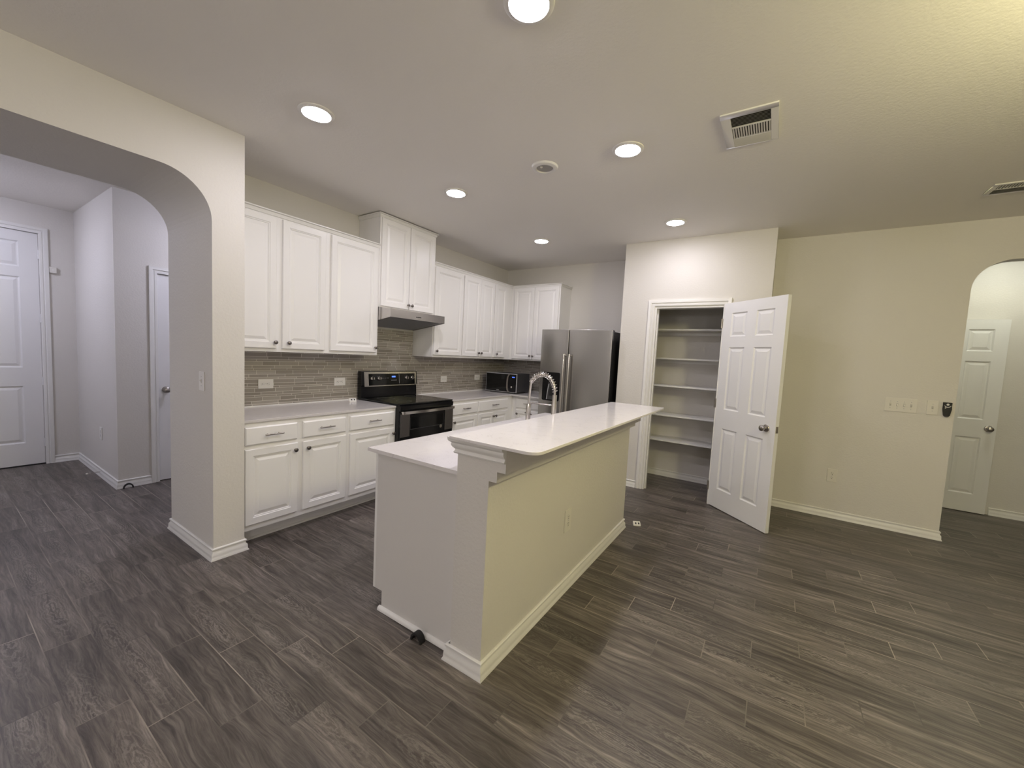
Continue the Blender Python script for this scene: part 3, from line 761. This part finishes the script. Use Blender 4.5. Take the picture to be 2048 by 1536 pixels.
for k in range(4): box(b, .432+k*.011, .440+k*.011, -.003, -.002, .222, .236)
obj('display_digits', b, M_blue, cp)
obj('selector_dial', lathe(BM(), [(0, 0), (.014, 0), (.0135, .012), (.011, .014), (0, .014)], Matrix.Translation((.430, -.002, .092)) @ Matrix.Rotation(R(90), 4, 'X'), 24), M_chrome, cp, smooth=True)
obj('brand_mark', box(BM(), .18, .225, -.0036, -.003, .034, .038), M_mark, do)
for x in (.04, mwW-.06):
    for y in (.04, mwD-.05): obj('foot', box(BM(), x, x+.02, y, y+.02, .0002, .014), M_rubber, mw)

# ------------------------------------------------------------------ electrical plates
def plate(name, label, cat, loc, rz, w, h, group=None, m=M_plast):
    t = thing(name, label, cat, loc, rz, group)
    b = BM(); prism(b, rounded(-w/2, w/2, -h/2, h/2, (.004,)*4, 3), 1, -.006, -.0005); o = obj('cover_plate', b, m, t, bev=.0015); return t
def receptacle(t, x, z, horiz=False, m=M_plast, dark=M_slot):
    b = BM(); ax = Matrix.Translation((x, -.006, z)) @ Matrix.Rotation(R(90), 4, 'X')
    lathe(b, [(0, .0015), (.0165, .0015), (.0172, 0)], ax, 20); o = obj('receptacle', b, m, t)
    b = BM()
    for dx, dz, ww, hh in ((-.006, .004, .002, .009), (.006, .004, .002, .007), (0, -.009, .005, .005)):
        if horiz: dx, dz, ww, hh = dz, -dx, hh, ww
        box(b, x+dx-ww/2, x+dx+ww/2, -.0082, -.0074, z+dz-hh/2, z+dz+hh/2)
    obj('slots', b, dark, o)
def screw(t, x, z):
    obj('screw', lathe(BM(), [(0, .0012), (.003, .001), (.0034, 0)], Matrix.Translation((x, -.006, z)) @ Matrix.Rotation(R(90), 4, 'X'), 10), M_mark, t)
def h_outlet(label, y, z, w=.120, h=.078):
    t = plate('wall_outlet', label, 'outlet', (.0092, y, z), RY, w, h, 'outlets in the mosaic backsplash')
    for s in (-1, 1): receptacle(t, s*.021, 0, True)
    screw(t, 0, 0)
h_outlet('white double outlet in the mosaic nearest the pillar', .427, 1.083)
h_outlet('white double outlet in the mosaic just left of the range', 1.114, 1.082)
h_outlet('white double outlet in the mosaic halfway between range and microwave', 2.600, 1.074, .112)
h_outlet('white double outlet in the mosaic closest to the microwave', 3.297, 1.083, .118)
def v_outlet(name, label, x, y, z, rz, w=.078, h=.124, m=M_ivory):
    t = plate(name, label, 'outlet', (x, y, z), rz, w, h, None, m)
    for s in (-1, 1): receptacle(t, 0, s*.021, False, m, M_slot)
    screw(t, 0, 0)
v_outlet('wall_outlet', 'ivory outlet low on the wall right of the open pantry door', 4.148, YR, .418, 0)
v_outlet('wall_outlet', 'ivory outlet on the long side of the island below the bar', XW, .944, .447, RY, .086, .138)
v_outlet('wall_outlet', 'white outlet low on the foyer side wall', -1.99, -.19, .44, 0, m=M_plast)
def toggle(t, x, z=0, up=True, m=M_ivory):
    b = BM(); s = 1 if up else -1
    prism(b, [(-.006, -.010), (-.006, .010), (-.017, s*.008+.002), (-.017, s*.008-.002)], 0, x-.004, x+.004); obj('toggle', b, m, t)
t = plate('light_switch', 'ivory four-gang switch plate on the right wall', 'light switch', (4.571, YR, 1.157), 0, .213, .124, None, M_ivory)
for k in range(4):
    x = (k-1.5)*.046; toggle(t, x, up=k in (0, 3)); screw(t, x, .03); screw(t, x, -.03)
    obj('slot', box(BM(), x-.006, x+.006, -.0064, -.0058, -.013, .013), M_bronze, t)
t = plate('light_switch', 'ivory single switch plate beside the black remote', 'light switch', (4.775, YR, 1.157), 0, .072, .124, None, M_ivory)
toggle(t, 0); screw(t, 0, .03); screw(t, 0, -.03); obj('slot', box(BM(), -.006, .006, -.0064, -.0058, -.013, .013), M_bronze, t)
t = plate('light_switch', 'white single switch plate on the inside of the left arch', 'light switch', (.487, YJ, 1.160), 0, .080, .124)
toggle(t, 0, m=M_plast); screw(t, 0, .03); screw(t, 0, -.03); obj('slot', box(BM(), -.006, .006, -.0064, -.0058, -.013, .013), M_bronze, t)

rm = thing('fan_remote', 'black fan remote in a wall holder at the edge of the right arch', 'remote control', (4.862, YR, 1.152))
b = prism(BM(), [(-.027, .060), (.027, .060), (.026, .03), (.027, .010), (.018, -.05), (.010, -.060), (-.010, -.060), (-.018, -.05), (-.027, .010), (-.026, .03)], 1, -.022, -.0006)
ro = obj('remote_body', b, M_blackm, rm, bev=.003)
b = prism(BM(), [(-.028, .008), (.028, .008), (.019, -.052), (.010, -.063), (-.010, -.063), (-.019, -.052)], 1, -.026, -.0005); obj('wall_holder', b, M_blackm, rm, bev=.003)
obj('main_button', lathe(BM(), [(0, .003), (.008, .002), (.009, 0)], Matrix.Translation((0, -.022, .042)) @ Matrix.Rotation(R(90), 4, 'X'), 20), M_plast, ro)
b = BM(); tube(b, [(.021*math.cos(a), -.0225, .040+.021*math.sin(a)) for a in [R(200+140*k/14) for k in range(15)]], [.0012+.0022*math.sin(PI*k/14) for k in range(15)], 8); obj('arc_button', b, M_plast, ro)
obj('small_button', lathe(BM(), [(0, .002), (.004, .0015), (.0045, 0)], Matrix.Translation((-.013, -.022, .012)) @ Matrix.Rotation(R(90), 4, 'X'), 16), M_plast, ro)

# alarm contact on the foyer wall
al = thing('door_sensor', 'small beige alarm sensor beside the front door casing', 'sensor', (-2.93, -.352, 2.088), RY)
obj('sensor_body', box(BM(), -.026, .026, -.028, -.0005, -.032, .032), M_ivory, al, bev=.003)
obj('sensor_lens', box(BM(), -.008, .008, -.0295, -.0281, -.006, .006), M_plast, al)

# ------------------------------------------------------------------ pantry shelves
names = ['lowest', 'second from the bottom', 'middle', 'second from the top', 'topmost']
for k, z in enumerate((.512, .815, 1.165, 1.490, 1.829)):
    s = thing('pantry_shelf', 'white painted pantry shelf, %s of the five' % names[k], 'shelf', (2.80, 3.85, z), 0, 'white shelves in the pantry')
    b = box(BM(), -.609, .616, -.15, .149, -.019, 0); obj('shelf_board', b, M_trim, s, bev=.002)
    b = BM(); box(b, -.608, .615, .131, .149, -.058, -.0195); box(b, -.608, -.590, -.14, .130, -.058, -.0195); box(b, .597, .615, -.14, .130, -.058, -.0195); obj('cleat', b, M_trim, s)

# ------------------------------------------------------------------ small things
def half_ring(label, loc, rz, r=.027, w=.028):
    t = thing('door_stop_ring', label, 'door stop', loc, rz, 'black half rings at the baseboards')
    P = [(r*math.cos(PI*k/16), r*math.sin(PI*k/16)*1.25) for k in range(17)]; Q = [((r-.009)*math.cos(PI*k/16), (r-.009)*math.sin(PI*k/16)*1.2) for k in range(17)]
    obj('band', prism(BM(), P + Q[::-1], 1, -w/2, w/2), M_rubber, t, bev=.001)
    return t
half_ring('black half ring standing against the end of the island', (2.229, .109, .0), 0, .036, .034)
half_ring('black half ring at the foyer wall corner', (-1.388, -.132, .0), R(90), .038, .018)
def gadget(label, loc, rz, s=1.0):
    t = thing('alarm_gadget', label, 'alarm sensor', loc, rz)
    b = prism(BM(), [(-.020*s, 0), (.020*s, 0), (.020*s, .008*s), (-.012*s, .034*s), (-.020*s, .034*s)], 0, -.034*s, .034*s); bo = obj('case', b, M_plast, t, bev=.002)
    # dark windows on the sloping face
    e = Vector((0, .032, -.026)).normalized(); n = Vector((0, .026, .032)).normalized(); c = Vector((0, .004, .021))*s
    for x0, x1 in ((-.024, -.010), (.004, .018)):
        b = BM(); q = [c+n*.0006+Vector((x*s, 0, 0))+e*d*s for x, d in ((x0, -.009), (x1, -.009), (x1, .009), (x0, .009))]
        A = [b.verts.new(v) for v in q]; B = [b.verts.new(v+n*.0008) for v in q]; b.faces.new(A[::-1]); b.faces.new(B)
        for k in range(4): b.faces.new((A[k], A[(k+1) % 4], B[(k+1) % 4], B[k]))
        obj('display_window', b, M_grey, bo)
    return t
gadget('small white sensor on the floor at the far end of the island', (2.700, 2.228, 0), R(-150), .92)
gadget('small white sensor on the countertop left of the range', (.16, 1.160, ZC), R(-115), .95)
ds = thing('spring_door_stop', 'thin spring door stop on the foyer baseboard', 'door stop', (-1.965, -.205, .055), 0)
b = BM(); tube(b, [(.009*math.cos(2*PI*k/8)*.55, -.004-.090*k/96, .009*math.sin(2*PI*k/8)*.55) for k in range(97)], .0012, 5); obj('spring', b, M_nickel, ds)
b = BM(); tube(b, [(0, -.092, 0), (0, -.106, 0)], .007, 12); obj('rubber_tip', b, M_ivory, ds)

# ------------------------------------------------------------------ ceiling things
def emis(name, colr, s):
    M = mat(name, (.9, .9, .9), .4, emit=colr, estr=s); return M
M_lampK = emis('downlight_glow', KITCHEN_COL, KITCHEN_LAMP); M_lampD = emis('dining_glow', DINING_COL, DINING_LAMP)
M_fillL = emis('living_fill_glow', LIVING_FILL_COL, LIVING_FILL); M_lampF = emis('foyer_glow', FOYER_COL, FOYER_LAMP); M_lampH = emis('hall_glow', HALL_COL, HALL_LAMP)
lights = [((1.315, .085), 'round recessed ceiling light nearest the left arch'), ((2.718, .083), 'round recessed ceiling light cut by the top edge of the photo'),
          ((2.722, 1.270), 'round recessed ceiling light between the sensor and the large vent'), ((1.290, 1.293), 'round recessed ceiling light above the floor in front of the range'),
          ((2.715, 2.738), 'round recessed ceiling light in front of the pantry'), ((1.272, 2.765), 'round recessed ceiling light in front of the refrigerator')]
for (x, y), lab in lights:
    t = thing('ceiling_light', lab, 'ceiling light', (x, y, H), 0, 'recessed lights in the kitchen ceiling')
    obj('trim_ring', lathe(BM(), [(.070, 0), (.096, -.0005), (.095, -.006), (.088, -.010), (.076, -.011), (.071, -.006)], None, 40), M_plast, t, smooth=True)
    obj('diffuser', lathe(BM(), [(0, -.018), (.030, -.017), (.055, -.0135), (.0705, -.007)], None, 40), M_lampK, t, smooth=True)
def dome(name, label, x, y, r, m, drop=.09, stem=0):
    t = thing(name, label, 'ceiling light', (x, y, H))
    if stem: obj('stem', tube(BM(), [(0, 0, -.001), (0, 0, -stem)], .012, 10), M_nickel, t)
    obj('canopy', lathe(BM(), [(0, -.0005), (r*.75, -.0005), (r*.75, -.02), (0, -.02)], None, 32), M_nickel, t)
    obj('glass_bowl', lathe(BM(), [(r*.98, -stem-.02), (r, -stem-.03), (r*.9, -stem-.055), (r*.6, -stem-drop*.9), (0, -stem-drop)], None, 32), m, t, smooth=True)
    return t
def globe(name, label, x, y, r, z, m):
    t = thing(name, label, 'ceiling light', (x, y, H))
    obj('canopy', lathe(BM(), [(0, -.0005), (.06, -.0005), (.06, -.02), (0, -.02)], None, 32), M_nickel, t)
    obj('stem', tube(BM(), [(0, 0, -.02), (0, 0, z-H+r)], .006, 10), M_nickel, t)
    obj('glass_globe', lathe(BM(), [(r*math.sin(PI*k/20), z-H+r*math.cos(PI*k/20)) for k in range(21)], None, 32), m, t, smooth=True)
    return t
globe('dining_light', 'yellow glass globe light hanging over the dining area', 4.85, .40, .15, 2.46, M_lampD)
globe('living_fill_light', 'white glass globe added as unseen fill light in the living area', 1.9, -3.3, .16, 2.05, M_fillL)  # added out of view to lift the ceiling and walls
globe('living_fill_light', 'second white glass globe added as unseen fill light farther right in the living area', 5.2, -3.3, .16, 2.05, M_fillL)  # second added fill globe, also out of view
dome('foyer_light', 'round flush ceiling light in the foyer', -2.0, -1.35, .15, M_lampF, .08)
dome('foyer_light', 'unseen round flush ceiling light added in the passage past the foyer', -.70, .75, .12, M_lampF, .07)  # added out of sight to brighten the foyer return wall
dome('hall_light', 'round flush ceiling light in the hall behind the right arch', 5.45, 4.40, .14, M_lampH, .08)

dt = thing('ceiling_sensor', 'round white ceiling sensor with a recessed centre', 'sensor', (2.155, 1.235, H))
obj('housing', lathe(BM(), [(.056, -.004), (.060, -.017), (.066, -.019), (.086, -.012), (.092, -.0005)], None, 40), M_plast, dt, smooth=True)
obj('recessed_disc', lathe(BM(), [(0, -.010), (.0565, -.010)], None, 32), M_bronze, dt)
obj('sensor_lens', lathe(BM(), [(0, -.018), (.007, -.0165), (.010, -.0105)], Matrix.Translation((-.012, -.028, 0)), 16), M_plast, dt, smooth=True)

def register(label, x0, x1, y0, y1, gx0, gx1, secs, name='air_vent'):
    t = thing(name, label, 'air vent', (x0, y0, H))
    X0, X1, Y0, Y1 = 0, x1-x0, 0, y1-y0; a0, a1 = gx0-x0, gx1-x0; s0 = secs[0][1]-y0; s1 = secs[-1][2]-y0
    b = BM()
    for q in ((X0, X1, Y0, s0), (X0, X1, s1, Y1), (X0, a0, s0, s1), (a1, X1, s0, s1)): box(b, q[0], q[1], q[2], q[3], -.0085, -.0005)
    for i in range(len(secs)-1): box(b, a0, a1, secs[i][2]-y0, secs[i+1][1]-y0, -.0085, -.003)
    obj('frame', b, M_plast, t, bev=.002)
    obj('duct_opening', box(BM(), a0-.002, a1+.002, s0, s1, -.0025, -.0015), M_dark, t)
    for kind, ya, yb, n in secs:
        ya -= y0; yb -= y0
        for k in range(n):
            b = BM()
            if kind == 'y':
                cx = a0+(a1-a0)*(k+.5)/n; box(b, cx-.0036, cx+.0036, ya, yb, -.0085, -.003)
            else:
                cy = ya+(yb-ya)*(k+.5)/n; sgn = 1 if kind == 'x+' else -1
                prism(b, [(cy-.0065*sgn, -.0028), (cy-.0053*sgn, -.0028), (cy+.0065*sgn, -.0095), (cy+.0053*sgn, -.0095)], 0, a0, a1)
            obj('louver', b, M_slat, t)
    return t
register('large white ceiling air vent with three louver sections', 3.243, 3.504, 1.156, 1.535, 3.288, 3.469, [('x-', 1.198, 1.300, 8), ('y', 1.312, 1.420, 15), ('x+', 1.432, 1.520, 9)])
register('ceiling air vent at the right edge, partly cut by the photo', 4.728, 5.10, 2.828, 3.04, 4.755, 5.07, [('y', 2.850, 2.925, 22), ('x-', 2.937, 3.015, 6)])
